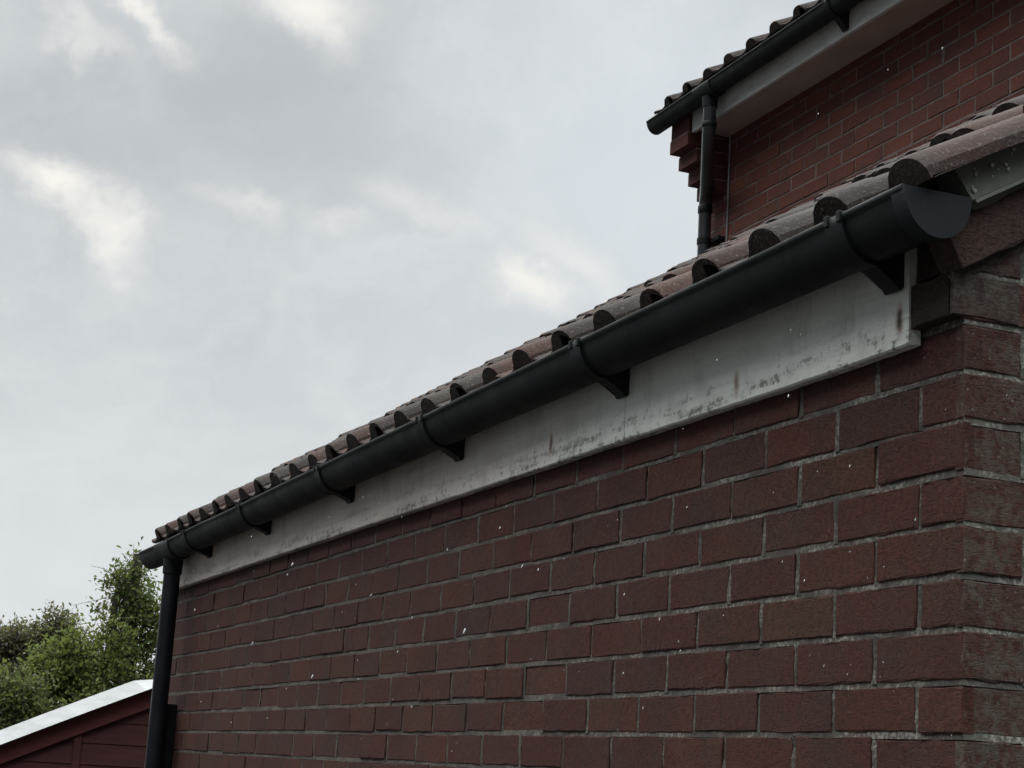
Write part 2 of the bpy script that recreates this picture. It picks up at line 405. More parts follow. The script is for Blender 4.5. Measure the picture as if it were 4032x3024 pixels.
def brick_wall(mb, T, width, k0, k1, header_even, pitch=.225, seed=1, seg=6, top=None, out=0.0, end_out=0.0, mortar_seg=.03, parity=0, gain=1.0):
    """courses k0..k1 (k counts down from the reference course).  material 0 brick, 1 mortar"""
    r = random.Random(seed)
    H = .075
    for k in range(k0, k1):
        zt, zb = -k*H - .005, -(k+1)*H + .005
        odd = (k + parity) % 2
        first = .215 if odd else .1025
        if header_even: first = .1025 if odd else .215
        a = 0.0; nxt = first
        joints = []
        while a < width - .03:
            a1 = min(nxt, width)
            rr = random.Random(seed*977 + k*131 + int(a*1000))
            lim = 9 if top is None else top((a + a1)/2) 
            if zb < lim - .02:
                z1 = min(zt, lim - .006)
                dz = r.gauss(0, .0012)
                e0 = a if a < .01 else a + r.gauss(0, .0012)
                brick_shape(mb, T, e0, a1 + (0 if a1 >= width else r.gauss(0, .0012)), zb + dz + r.gauss(0, .0007), z1 + dz, out + r.gauss(0, .0013), rr, seg, col=brick_col(rr, gain))
            if a1 < width - .02: joints.append(a1)
            a = a1 + .010; nxt = a + .215
        # the bed joint above this course, struck: deep under the upper brick, flush on the lower one
        ns = max(2, int(width/mortar_seg)); vs = []
        zj = -k*H
        for i in range(ns + 1):
            x = width*i/ns
            n1 = noise.noise(Vector((x*9, k*3.7, seed))); n2 = noise.noise(Vector((x*31, k*5.1, seed+4)))
            up_ = out - .0030 + .0012*n1
            lo_ = out - .0012 + .0018*n2 + .001*n1
            vs += [T(x, up_, zj + .0085), T(x, lo_, zj - .0052 + .001*n1), T(x, out - .012, zj - .010)]
        fs = []
        for i in range(ns):
            for j in range(2): fs.append((i*3+j, i*3+j+1, i*3+4+j, i*3+3+j))
        if top is None: mb.add(vs, fs, 1, None, False)
        else:
            keep = [f for f in fs if zj + .01 < top(width*(f[0]//3)/ns)]
            mb.add(vs, keep, 1)
        for x in joints:
            if top is not None and zt > top(x): continue
            q = out - .0010 + r.gauss(0, .0007); ww = .0065
            vs = []
            for i in range(5):
                z = zb - .004 + (zt - zb + .008)*i/4; d = q + r.gauss(0, .0009)
                vs += [T(x - .002, d - .0012, z), T(x + .005, d, z), T(x + .012, d - .0012, z)]
            mb.add(vs, [(i*3+j, i*3+j+1, i*3+4+j, i*3+3+j) for i in range(4) for j in range(2)], 1)
T_side = lambda x0: (lambda a, n, z: (x0 - n, a, z + ZB))            # faces -X, runs +Y
T_front = lambda y0, x0: (lambda a, n, z: (x0 + a, y0 - n, z + ZB))  # faces -Y, runs +X

# ------------------------------------------------------------------ pantile roof
def tile_profile(y, w=.201):
    """height of a tile over its width: steep sided roll at the near side, then a trough shaped pan"""
    c, hw = .047, .048
    d = abs(y - c)/hw
    if d < 1: return -.004 + .0335*(1 - d**2.15)**.56
    t = (y - c - hw)/(w - c - hw + .0) if y > c else 1.0
    return -.004 - .009*math.sin(math.pi*min(1, max(0, t)))
def pantiles(mb, eave_x, eave_z, pitch, rows, y0, count, gauge=.30, w=.201, lift=.028, cols=None, seed=3, sag=.0, verge=False):
    r = random.Random(seed)
    ca, sa = math.cos(pitch), math.sin(pitch)
    NS = 24
    for q in range(rows):
        for k in range(count):
            base = r.choice(cols); g = r.uniform(.8, 1.2)
            col = (base[0]*g, base[1]*g, base[2]*g, 1)
            solid = r.random() < .5; slip = r.gauss(0, .005) if q else r.gauss(0, .003); dz = r.gauss(0, .0032)*(.5 if q == 0 else 1); yo = r.gauss(0, .0015); twist = r.gauss(0, .0012)
            s0, s1 = q*gauge + slip, (q + 1)*gauge + .05
            ylo = 0
            vs = []
            sg = -sag*math.sin(math.pi*min(1, max(0, k/count)))
            def P(y, s, h): 
                return (eave_x + s*ca - h*sa, y0 + k*w + y + yo, eave_z + s*sa + h*ca + ZB)
            lens = [s0, s0 + .006, s0 + .10, s1]
            for i, s in enumerate(lens):
                fr = (s - s0)/(s1 - s0)
                hh = lift*(1 - fr) - .004 + dz + sg - (.003 if i == 0 else 0)
                for j in range(NS + 1):
                    y = max(w*1.02*j/NS, ylo)
                    vs.append(P(y, s, hh + tile_profile(min(y, w)) + twist*(y/w - .5)*2))
            n = NS + 1
            fs = [(i*n+j, i*n+j+1, i*n+n+j+1, i*n+n+j) for i in range(3) for j in range(NS)]
            mb.add(vs, [tuple(reversed(f)) for f in fs], 0, col, True)
            # front edge and underside
            under = []
            for s in (s0 + .001, s0 + .16):
                fr = (s - s0)/(s1 - s0)
                hh = lift*(1 - fr) - .004 + dz + sg
                for j in range(NS + 1):
                    y = max(w*1.02*j/NS, ylo)
                    under.append(P(y, s, hh + (tile_profile(min(y, w)) - .015 if (y < .044 and not solid) or y > .097 or s > s0 + .1 else -.017) + twist*(y/w - .5)*2))
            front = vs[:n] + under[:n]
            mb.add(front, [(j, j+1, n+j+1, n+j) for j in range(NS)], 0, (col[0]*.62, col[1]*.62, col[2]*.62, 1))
            mb.add(under, [(j, j+1, n+j+1, n+j) for j in range(NS)], 0, col)
            for e in (0, NS):
                low_ = [(v[0] + .0155*sa, v[1], v[2] - .0155*ca) for v in (vs[e], vs[n+e], vs[2*n+e], vs[3*n+e])]
                mb.add([vs[e], vs[n+e], vs[2*n+e], vs[3*n+e]] + low_, [(q2, q2+1, q2+5, q2+4) if e else (q2, q2+4, q2+5, q2+1) for q2 in range(3)], 0, col)
TILE_COL = [(.054, .031, .026), (.064, .034, .027), (.044, .030, .026), (.038, .028, .025), (.074, .037, .028), (.047, .035, .030)]
TILE_COL_H = [(.042, .029, .027), (.035, .026, .025), (.048, .031, .028), (.038, .030, .029)]

# ------------------------------------------------------------------ gutters
def half_pipe(mb, cx, y0, y1, z_at, r, th=.003, seg=16, ysteps=8, rim=True, mat=0, over=0.0):
    """open half round channel along Y; z_at(y) is its rim height"""
    vs = []; ring = []
    for i in range(seg + 1):
        a = math.pi*i/seg; ring.append((-math.cos(a)*r, -math.sin(a)*r*1.2))
    inner = [(p[0]*(r - th)/r, p[1]*(r - th)/r) for p in ring][::-1]
    prof = []
    if rim: prof = [(-r - .0045, -.009), (-r - .0045, .001)]
    prof = [(-r, -.009), (-r - .004, -.007), (-r - .0045, .0), (-r - .002, .0025)] if rim else []
    out = [p for p in ring if not (rim and p[0] < 0 and p[1] > -.009)]
    full = (prof[::-1] if False else []) + out + inner
    if rim: full = prof[::-1][:0] + [(-r - .002, .0025), (-r - .0048, .0), (-r - .0045, -.007), (-r, -.010)] + out + inner
    n = len(full)
    for i in range(ysteps + 1):
        y = y0 + (y1 - y0)*i/ysteps
        vs += [(cx + p[0], y, z_at(y) + p[1] + ZB) for p in full]
    fs = [(i*n+j, i*n+n+j, i*n+n+(j+1) % n, i*n+(j+1) % n) for i in range(ysteps) for j in range(n)]
    mb.add(vs, fs, mat, None, True)
    mb.add(vs[:n], [tuple(range(n))], mat); mb.add(vs[-n:], [tuple(range(n-1, -1, -1))], mat)
def half_disc(mb, cx, y, z, r, th, mat=0, seg=18):
    pts = [(cx - math.cos(math.pi*i/seg)*r, z - math.sin(math.pi*i/seg)*r*1.2 + ZB) for i in range(seg + 1)]
    mb.prism(pts, 1, y, y + th, mat)
def bracket(parent, cx, r, y, z_at, wall_x, foot, width=.040, mat=None):
    """union bracket: a wider band round the gutter, clip lugs over its rim, a gusset and back plate on the fascia"""
    mb = MB()
    half_pipe(mb, cx, y - width/2, y + width/2, lambda q: z_at(y) + .001, r + .0055, .005, 16, 1, False)
    z = z_at(y) + ZB
    for s in (-1, 1):
        yy = y + s*(width/2 - .006)
        mb.box((cx - r - .0085, yy - .005, z - .012), (cx - r + .004, yy + .005, z + .0055), 0, None, .001)
    mb.box((cx + r - .004, y - width/2, z - .006), (wall_x, y + width/2, z + .008), 0, None, .001)
    o = mb.build('gutter_bracket', mat, parent)
    g = MB()
    zf = foot + ZB
    g.prism([(wall_x, z - .004), (wall_x, zf + .006), (wall_x - .004, zf), (wall_x - .010, zf), (wall_x - .014, zf + .006),
             (cx + .004, z - r*1.2 - .004), (cx + .03, z - r*1.2 + .012), (wall_x - .006, z - .02)], 1, y - .019, y + .019)
    g.build('bracket_gusset', mat, o)
    return o

# ================================================================== SETTING
mb = MB(); S_ = 400
mb.add([(-S_, -S_, 0), (S_, -S_, 0), (S_, S_, 0), (-S_, S_, 0)], [(0, 1, 2, 3)])
tag(mb.build('ground', M_GND), kind='structure')

# ================================================================== GARAGE
W_END = 5.36
gar = empty('brick_garage', (1.4, 2.7, 0), 'low red brick lean-to garage with white fascia, pantiled roof and black gutter nearest the camera', 'garage')
PITCH = R(32.75)
EX, EZ = -.107, .2400             # eave line of the tiles (front edge, roof base)
mb = MB()
brick_wall(mb, T_side(0.0), W_END, -1, 29, False, seed=11, seg=7)
mb.box((.0125, .02, 0), (.10, W_END - .101, .17 + ZB), 1)
wall = mb.build('side_wall', [M_BRICK, M_MORT], gar)
# corbelled courses closing the eave beside the fascia
mb = MB()
r_ = random.Random(5)
Tc = T_side(0.0)
for (a0, a1, z0, z1, o_) in ((.006, .100, .081, .146, .0235),):
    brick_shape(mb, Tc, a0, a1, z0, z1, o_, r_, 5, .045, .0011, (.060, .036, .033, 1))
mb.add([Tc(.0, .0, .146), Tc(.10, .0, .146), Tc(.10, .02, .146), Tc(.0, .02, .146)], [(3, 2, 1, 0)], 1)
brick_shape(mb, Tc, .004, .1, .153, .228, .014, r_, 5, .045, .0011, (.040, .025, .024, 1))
# gable-side face of the corbel brick
Tg0 = T_front(0.0, -.0235)
brick_shape(mb, Tg0, .0, .12, .081, .146, .004, r_, 5, .006, .0012, (.10, .066, .055, 1), 2)
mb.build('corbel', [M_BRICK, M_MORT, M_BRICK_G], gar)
# gable wall, cut to the slope of the roof
GW = 2.80
slope_top = lambda a: .145 + (a + .02)*math.tan(R(29.5)) - .012
mb = MB()
T_gab = lambda a, n, z: (a, -.0015 - n, min(z, slope_top(a)) + ZB)      # bricks cut to the rake
brick_wall(mb, T_gab, GW, -24, 29, True, seed=23, seg=6, top=lambda a: slope_top(a) + .09, out=0.0)
mb.prism([(.0125, 0), (GW - .01, 0), (GW - .01, slope_top(GW) - .03 + ZB), (.0125, slope_top(.02) - .012 + ZB)], 1, .011, .10, 1)
mb.build('gable_wall', [M_BRICK_G, M_MORT_G], gar)
# raking course under the verge
mb = MB(); r_ = random.Random(9)
RP = R(29.5); ca, sa = math.cos(RP), math.sin(RP)
Tr = lambda a, n, z: (-.020 + a*ca - z*sa, -n, .145 + a*sa + z*ca + ZB)
a = 0.0
while a < 3.1:
    brick_shape(mb, Tr, a, a + .213, .0, .070, .024 + r_.gauss(0, .001), r_, 6, .05, .0011, (.098, .055, .043, 1)); 
    mb.add([Tr(a + .211, .02, .002), Tr(a + .227, .02, .002), Tr(a + .227, .02, .068), Tr(a + .211, .02, .068)], [(0, 1, 2, 3)], 1)
    a += .2245
nq = 110
vs = []
for i in range(nq + 1):
    q = -.01 + 3.1*i/nq; d = .0035*noise.noise(Vector((q*22, 2, 1)))
    vs += [Tr(q, -.002, -.002), Tr(q, .002 + d, -.010 + d), Tr(q, .0015, -.015 + 2*d), Tr(q, -.006, -.020 + 2*d)]
mb.add(vs, [(i*4+j, i*4+j+1, i*4+5+j, i*4+4+j) for i in range(nq) for j in range(3)], 1)
mb.build('raking_course', [M_BRICK, M_MORT], gar)
# undercloak strip and lichened mortar under the verge tiles
mb = MB()
Tv = lambda a, n, z: (-.012 + a*ca - z*sa, -n, .241 + a*sa + z*ca + ZB)
vs = [Tv(q, n, z) for q in (0, 3.05) for (n, z) in ((-.03, 0), (.046, 0), (.046, .0055), (-.03, .0055))]
mb.add(vs, [(0, 1, 2, 3), (7, 6, 5, 4)] + [(i, 4+i, 4+(i+1) % 4, (i+1) % 4) for i in range(4)])
vs = [Tv(q, n, z) for q in (0.012, 3.05) for (n, z) in ((-.03, -.020), (.018, -.020), (.018, -.0005), (-.03, -.0005))]
mb.add(vs, [(0, 1, 2, 3), (7, 6, 5, 4)] + [(i, 4+i, 4+(i+1) % 4, (i+1) % 4) for i in range(4)], 1)
mb.build('undercloak', [M_LIP, M_LICH], gar)
mb = MB(); nq = 90; vs = []
for i in range(nq + 1):
    q = .002 + 3.02*i/nq
    for j in range(5):
        z = .006 + .068*j/4; d = .003*noise.noise(Vector((q*30, z*60, 3)))
        vs.append(Tv(q, .036 - .008*j/4 + d, z))
mb.add(vs, [(i*5+j, i*5+5+j, i*5+6+j, i*5+j+1) for i in range(nq) for j in range(4)], 0, None, True)
mb.add([vs[j] for j in range(5)] + [Tv(.002, -.02, .074), Tv(.002, -.02, .006)], [tuple(range(7))])
# lichen blooms
r_ = random.Random(31)
for i in range(22):
    q, z = (r_.uniform(.01, .16), r_.uniform(.012, .052)) if i < 11 else (r_.uniform(.16, 1.2), r_.uniform(.012, .056))
    for j in range(r_.choice((1, 1, 2, 3))):
        cx, cz, rr = q + r_.gauss(0, .0045), z + r_.gauss(0, .0045), r_.uniform(.0016, .0036)
        pts = [Tv(cx + rr*r_.uniform(.7, 1.2)*math.cos(t), .0395 - .004*z/.05, cz + rr*r_.uniform(.7, 1.2)*math.sin(t)) for t in [2*math.pi*u/9 for u in range(9)]]
        top_ = Tv(cx, .0420 - .004*z/.05, cz)
        mb.add(pts + [top_], [(u, (u+1) % 9, 9) for u in range(9)], 1)
mb.build('verge_mortar', [M_LICH, m_simple('white_lichen', (.55, .56, .48), (.70, .70, .62), 60, .95, .4)], gar)
# roof
mb = MB()
ROWS = 11
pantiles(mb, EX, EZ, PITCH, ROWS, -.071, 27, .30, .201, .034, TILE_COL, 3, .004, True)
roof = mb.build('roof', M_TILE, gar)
mb = MB()
ca, sa = math.cos(PITCH), math.sin(PITCH)
def deck(s, h, y): return (EX + s*ca - h*sa, y, EZ + s*sa + h*ca + ZB)
vs = [deck(s, h, y) for y in (.02, W_END) for (s, h) in ((.10, -.040), (3.4, -.040), (3.4, -.022), (.10, -.022))]
mb.add(vs, [(0, 1, 2, 3), (7, 6, 5, 4)] + [(i, 4+i, 4+(i+1) % 4, (i+1) % 4) for i in range(4)])
mb.build('roof_deck', M_DARK, gar)
mb = MB()
vs = [(2.816, -.07, 2.13 + ZB), (2.816, W_END + .05, 2.13 + ZB), (2.806, -.07, 2.02 + ZB), (2.806, W_END + .05, 2.02 + ZB), (2.58, -.07, 1.955 + ZB), (2.58, W_END + .05, 1.955 + ZB)]
mb.add(vs, [(0, 1, 3, 2), (2, 3, 5, 4)])
mb.build('lead_flashing', M_LEAD, gar)
# fascia board: a real board, its bottom edge worn
mb = MB(); ny = 220; vs = []; r_ = random.Random(2)
for i in range(ny + 1):
    y = .101 + (W_END + .02 - .101)*i/ny
    w1 = .0012*noise.noise(Vector((y*14, 1, 5))) + .0016*noise.noise(Vector((y*3, 4, 5)))
    zb = .0515 + w1
    if y < .25: zb += .006*max(0, (.16 - abs(y - .10))/.16)*(.5 + noise.noise(Vector((y*60, 2, 2))))
    x = -.026 + .0008*noise.noise(Vector((y*2, 7, 7)))
    vs += [(x + .022, y, .228 + ZB), (x, y, .228 + ZB), (x, y, .075 + ZB), (x, y, zb + .003 + ZB), (x + .003, y, zb + ZB), (x + .022, y, zb + .001 + ZB)]
mb.add(vs, [(i*6+j, i*6+6+j, i*6+7+j, i*6+j+1) for i in range(ny) for j in range(5)])
mb.add(vs[:6], [tuple(range(6))]); mb.add(vs[-6:], [tuple(range(5, -1, -1))])
mb.build('fascia_board', M_FASC, gar)
# gutter
RIM = lambda y: .2450 - .0060*y + .0009*max(0, y - 4)**2 + .0022*noise.noise(Vector((y*1.7, 3, 3)))
GX, GR = -.084, .055
mb = MB()
half_pipe(mb, GX, -.045, 5.47, RIM, GR, .003, 16, 30)
gut = mb.build('gutter', M_PVC, gar)
mb = MB()
half_disc(mb, GX, -.052, RIM(0) - .001, GR + .004, .008)
half_pipe(mb, GX, -.047, -.018, lambda y: RIM(0) + .001, GR + .004, .003, 16, 1, False)
mb.build('stop_end', [M_STOP], gut)
for y in (.132, 1.07, 1.98, 2.86, 3.775):
    bracket(gut, GX, GR, y, RIM, -.0265, .143 - .003*y, .046, M_PVC)
bracket(gut, GX, GR, 4.62, RIM, -.0265, .128, .046, M_PVC)
# running outlet, far tip, downpipe
mb = MB()
half_pipe(mb, GX, 4.90, 5.16, lambda y: RIM(5.2) + .001, GR + .006, .005, 16, 1, False)
mb.tube([(GX, 5.03, RIM(5.2) - GR*1.2 + ZB + .004), (GX, 5.03, RIM(5.2) - GR*1.2 - .055 + ZB)], [.040, .0385], 18)
mb.build('gutter_outlet', M_PVC, gut)
mb = MB(); half_disc(mb, GX, 5.468, RIM(5.47), GR, .006); mb.build('stop_end', M_PVC, gut)
mb = MB()
mb.tube([(GX, 5.03, RIM(5.2) - GR*1.2 - .03 + ZB), (GX, 5.03, .05)], .0335, 20)
pipe = mb.build('downpipe', M_PIPE, gar)
mb = MB()
mb.box((GX - .005, 5.075, -.95 + ZB), (-.0005, 5.115, -.418 + ZB), 0, None, .004)
mb.build('pipe_clip', M_PIPE, pipe)
# plain back and side of the garage
mb = MB()
mb.box((.10, W_END - .10, 0), (2.80, W_END - .001, .20 + ZB))
mb.prism([(.10, .20 + ZB), (2.80, .20 + ZB), (2.80, 1.9 + ZB), (.2, .27 + ZB)], 1, W_END - .10, W_END - .001)
mb.build('rear_wall', m_simple('rear_brick', (.10, .034, .03), (.13, .045, .036), 8, .9, .3), gar)

# ================================================================== HOUSE
HX, HEND = 2.82, 6.0
hs = empty('brick_house', (6, 1.5, 0), 'tall red brick house with corbelled eave corner and grey downpipe rising behind the garage', 'house')
mb = MB()
# wall runs from the far corner towards the camera: along = HEND - y
T_h = lambda a, n, z: (HX - n, HEND - a, z + ZB)
T_h2 = lambda a, n, z: (HX - n, -3.4 + a, z + ZB + .03)
brick_wall(mb, T_h2, 9.4, -37, -6, False, seed=41, seg=2, mortar_seg=.08, gain=1.75)
mb.box((HX + .012, -3.4, 0), (HX + .2, HEND - .001, 2.80 + ZB), 0, (.09, .03, .027, 1))
mb.build('side_wall', [M_BRICK_H, M_MORT_H], hs)
SOF = 2.772
# corbelled brick kneeler at the far end
mb = MB(); r_ = random.Random(77)
steps = [(2.753, 2.452), (2.697, 2.527), (2.636, 2.603), (2.580, 2.684), (2.586, 2.762)]
for i, (x0, z0) in enumerate(steps):
    zt = z0 + (.075 if i < 4 else .10)
    c = brick_col(random.Random(i + 3), 1.3)
    mb.box((x0, 5.80, z0 + ZB + .004), (HX - .0015, HEND + .002, zt + ZB - .004), 0, c, .001)
    mb.box((x0 + .0015, 5.8015, zt + ZB - .004), (HX - .002, HEND + .001, zt + ZB + .004), 1)
mb.build('corbel', [M_BRICK_H, M_MORT_H], hs)
mb = MB()
mb.box((2.622, -3.4, SOF + ZB), (HX - .001, 5.798, SOF + .010 + ZB)); mb.build('soffit', M_SOFF, hs)
mb = MB()
mb.box((2.600, -3.4, SOF - .018 + ZB), (2.620, 5.796, SOF + .175 + ZB), 0, None, .002); mb.build('fascia_board', M_FASC_H, hs)
mb = MB()
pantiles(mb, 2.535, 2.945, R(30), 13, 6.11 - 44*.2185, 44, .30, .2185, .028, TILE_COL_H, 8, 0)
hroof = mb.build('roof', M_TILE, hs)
mb = MB(); ca, sa = math.cos(R(30)), math.sin(R(30))
vs = [(2.60 + s*ca, y, 2.92 + s*sa + ZB) for y in (-3.4, 6.05) for s in (0, 3.9)]
vs2 = [(v[0], v[1], v[2] - .03) for v in vs]
mb.add(vs + vs2, [(0, 1, 3, 2), (4, 6, 7, 5), (2, 3, 7, 6), (0, 4, 5, 1), (0, 2, 6, 4)])
rx = 2.60 + 3.9*ca; rz = 2.92 + 3.9*sa + ZB
mb.add([(rx, -3.4, rz), (rx, 6.05, rz), (2*rx - 2.6, -3.4, 2.92 + ZB), (2*rx - 2.6, 6.05, 2.92 + ZB)], [(0, 1, 3, 2)])
mb.build('roof_deck', M_DARK, hs)
mb = MB()
mb.add([(HX + .1, HEND - .004, 0), (2*rx - HX, HEND - .004, 0), (2*rx - HX, HEND - .004, 2.9 + ZB), (rx, HEND - .004, rz - .03), (HX + .1, HEND - .004, 2.9 + ZB)], [(0, 1, 2, 3, 4)], 0, (.09, .03, .027, 1))
mb.build('end_wall', M_BRICK_H, hs); mb = MB()
mb.add([(HX + .1, -3.39, 0), (2*rx - HX, -3.39, 0), (2*rx - HX, -3.39, 2.9 + ZB), (rx, -3.39, rz - .03), (HX + .1, -3.39, 2.9 + ZB)], [(4, 3, 2, 1, 0)], 0, (.09, .03, .027, 1))
mb.build('end_wall', M_BRICK_H, hs)
HR = lambda y: 2.893 - .004*(y - 4)*0
HGX, HGR = 2.537, .054
mb = MB(); half_pipe(mb, HGX, -3.4, 6.10, HR, HGR, .003, 16, 20)
hg = mb.build('gutter', M_PVC2, hs)
mb = MB(); half_disc(mb, HGX, 6.098, HR(6), HGR, .006); mb.build('stop_end', M_PVC2, hg)
for y in (4.33, 3.4, 2.5): bracket(hg, HGX, HGR, y, HR, 2.5995, 2.77, .045, M_PVC2)
mb = MB()
half_pipe(mb, HGX, 5.41, 5.58, lambda y: HR(5) + .001, HGR + .006, .005, 16, 1, False)
mb.tube([(HGX, 5.49, HR(5) - HGR*1.2 + .004 + ZB), (HGX, 5.49, HR(5) - HGR*1.2 - .05 + ZB)], [.042, .039], 18)
mb.build('gutter_outlet', M_PVC2, hg)
mb = MB()
P0 = Vector((HGX, 5.49, HR(5) - HGR*1.2 - .02 + ZB)); 
pts = [P0, P0 + Vector((0, 0, -.13)), P0 + Vector((.012, .024, -.165)), P0 + Vector((.03, .058, -.20)), Vector((2.735, 5.862, 2.47 + ZB)), Vector((2.751, 5.898, 2.44 + ZB)), Vector((2.755, 5.905, 2.40 + ZB)), Vector((2.755, 5.905, 2.30 + ZB)), Vector((2.755, 5.905, 1.0))]
mb.tube(pts, .0345, 18)
hp = mb.build('downpipe', m_pvc('house_pipe_plastic', (.040, .044, .050), (.10, .11, .12), .6, .16, .8), hs)
mb = MB(); mb.tube([pts[1] + Vector((0, 0, .02)), pts[1] + Vector((0, 0, .017)), pts[1] + Vector((0, 0, -.005)), pts[1] + Vector((0, 0, -.008))], [.036, .0385, .0385, .036], 18)
mb.build('pipe_socket', M_PVC, hp); mb = MB()
mb.tube([(2.755, 5.905, 2.405 + ZB), (2.755, 5.905, 2.40 + ZB), (2.755, 5.905, 2.365 + ZB), (2.755, 5.905, 2.36 + ZB)], [.036, .039, .039, .036], 18)
mb.build('pipe_socket', M_PVC, hp)
mb = MB(); zc = 2.205 + ZB
mb.tube([(2.755, 5.905, zc - .016), (2.755, 5.905, zc + .016)], .039, 18)
mb.box((2.775, 5.79, zc - .012), (HX - .0005, 5.93, zc + .012), 0, None, .002)
mb.build('pipe_clip', M_PVC, hp)
mb = MB(); mb.tube([(HX - .005, 5.765, SOF + ZB), (HX - .0055, 5.766, 2.4 + ZB), (HX - .005, 5.77, 1.9 + ZB)], .0042, 8)
mb.build('cable', M_CABLE, hs)

# ================================================================== SHED
sh = empty('garden_shed', (.4, 9.5, 0), 'red painted timber shed with white roof edge, left behind the black downpipe', 'shed')
SY = 9.5
prof = [(-1.62, -1.16), (-.12, -.525), (.195, -.380), (.47, -.255), (.62, -.188), (.66, -.170), (.75, -.130), (.92, -.055), (2.0, -.52), (3.1, -1.00)]
prof = [(x, z + ZB) for x, z in prof]
def band(y0, y1, d0, d1, lean=0.0, mat=0, name='', m=None, parent=None):
    mb = MB(); n = len(prof); vs = []
    for (x, z) in prof:
        zt = min(z - d0, -.171 + .10*(x - .62) + ZB) if lean else z - d0
        zt = max(zt, z - d1 + .012)
        vs += [(x, y0 + lean, zt), (x, y0, z - d1), (x, y1, z - d1), (x, y1, zt)]
    mb.add(vs, [(i*4+j, i*4+4+j, i*4+4+(j+1) % 4, i*4+(j+1) % 4) for i in range(n-1) for j in range(4)])
    mb.add(vs[:4], [(0, 1, 2, 3)]); mb.add(vs[-4:], [(3, 2, 1, 0)])
    return mb.build(name, m, parent)
band(SY - .105, SY + .06, .0, .098, .085, 0, 'roof_edge_trim', M_WHITE, sh)
band(SY - .032, SY - .002, .102, .218, 0, 0, 'bargeboard', M_RED, sh)
def shed_top(x):
    for (x0, z0), (x1, z1) in zip(prof, prof[1:]):
        if x0 <= x <= x1: return z0 + (z1 - z0)*(x - x0)/(x1 - x0)
    return 0
mb = MB(); z = 0.05
while z < 2.1:
    xs = [x/50 for x in range(-76, 154)]
    ok = [x for x in xs if shed_top(x) - .19 > z + .02]
    if ok:
        x0, x1 = ok[0], ok[-1]
        zt = z + .132
        vs = []
        n = 24
        for i in range(n + 1):
            x = x0 + (x1 - x0)*i/n; t_ = min(zt, max(z + .01, shed_top(x) - .15))
            vs += [(x, SY - .0, z), (x, SY + .006, t_)]
        mb.add(vs, [(i*2, i*2+2, i*2+3, i*2+1) for i in range(n)], 0)
        mb.add([(x0, SY, z), (x1, SY, z), (x1, SY + .006, z), (x0, SY + .006, z)], [(3, 2, 1, 0)])
    z += .134
shb = mb.build('board_wall', M_RED2, sh)
mb = MB(); mb.box((.33, SY - .014, .05), (.375, SY - .001, 1.84)); mb.build('cover_strip', M_RED2, sh)
mb = MB(); n = len(prof); vs = []
for (x, z) in prof: zr = min(z, -.15 + ZB) - .03; vs += [(x, SY + .06, zr), (x, SY + 2.6, zr)]
mb.add(vs, [(i*2, i*2+2, i*2+3, i*2+1) for i in range(n-1)]); mb.build('roof', M_FELT, sh)
mb = MB()
bp = [(x, z - .10) for x, z in prof]
mb.prism([(bp[0][0], .0)] + bp + [(bp[-1][0], .0)], 1, SY + .020, SY + 2.5); mb.build('shed_body', M_RED2, sh)

sh.rotation_euler = (0, 0, R(-13))

# ================================================================== TREES AND BUSHES
LEAFSETS = {
 'ivy': [(0.069, 0.109, 0.035), (0.094, 0.147, 0.041), (0.053, 0.085, 0.032), (0.125, 0.183, 0.049)],
 'fresh': [(0.163, 0.212, 0.057), (0.200, 0.248, 0.065), (0.125, 0.177, 0.049), (0.225, 0.277, 0.081)],
 'mid': [(0.106, 0.147, 0.054), (0.138, 0.183, 0.062), (0.085, 0.118, 0.046), (0.175, 0.212, 0.074)],
 'plum': [(0.156, 0.124, 0.115), (0.125, 0.097, 0.095), (0.175, 0.159, 0.101), (0.131, 0.142, 0.081), (0.106, 0.083, 0.084)],
 'dark': [(0.069, 0.078, 0.054), (0.056, 0.065, 0.043), (0.088, 0.097, 0.057)],
}
def leaf(mb, p, size, col, r):
    n = Vector((r.gauss(0, 1), r.gauss(0, 1), r.gauss(0, .8) + .5)).normalized()
    a = n.orthogonal().normalized(); th = r.uniform(0, 6.283); b = n.cross(a)
    a, b = math.cos(th)*a + math.sin(th)*b, -math.sin(th)*a + math.cos(th)*b
    l, wd_ = size*r.uniform(.8, 1.3), size*r.uniform(.38, .6)
    p = Vector(p)
    vs = [p - a*l*.5, p - b*wd_*.5 - a*l*.08 + n*l*.06, p + a*l*.5 - n*l*.08, p + b*wd_*.5 - a*l*.08 + n*l*.06]
    g = r.uniform(.75, 1.25)
    mb.add(vs, [(0, 1, 2), (0, 2, 3)], 0, (col[0]*g, col[1]*g, col[2]*g, 1))
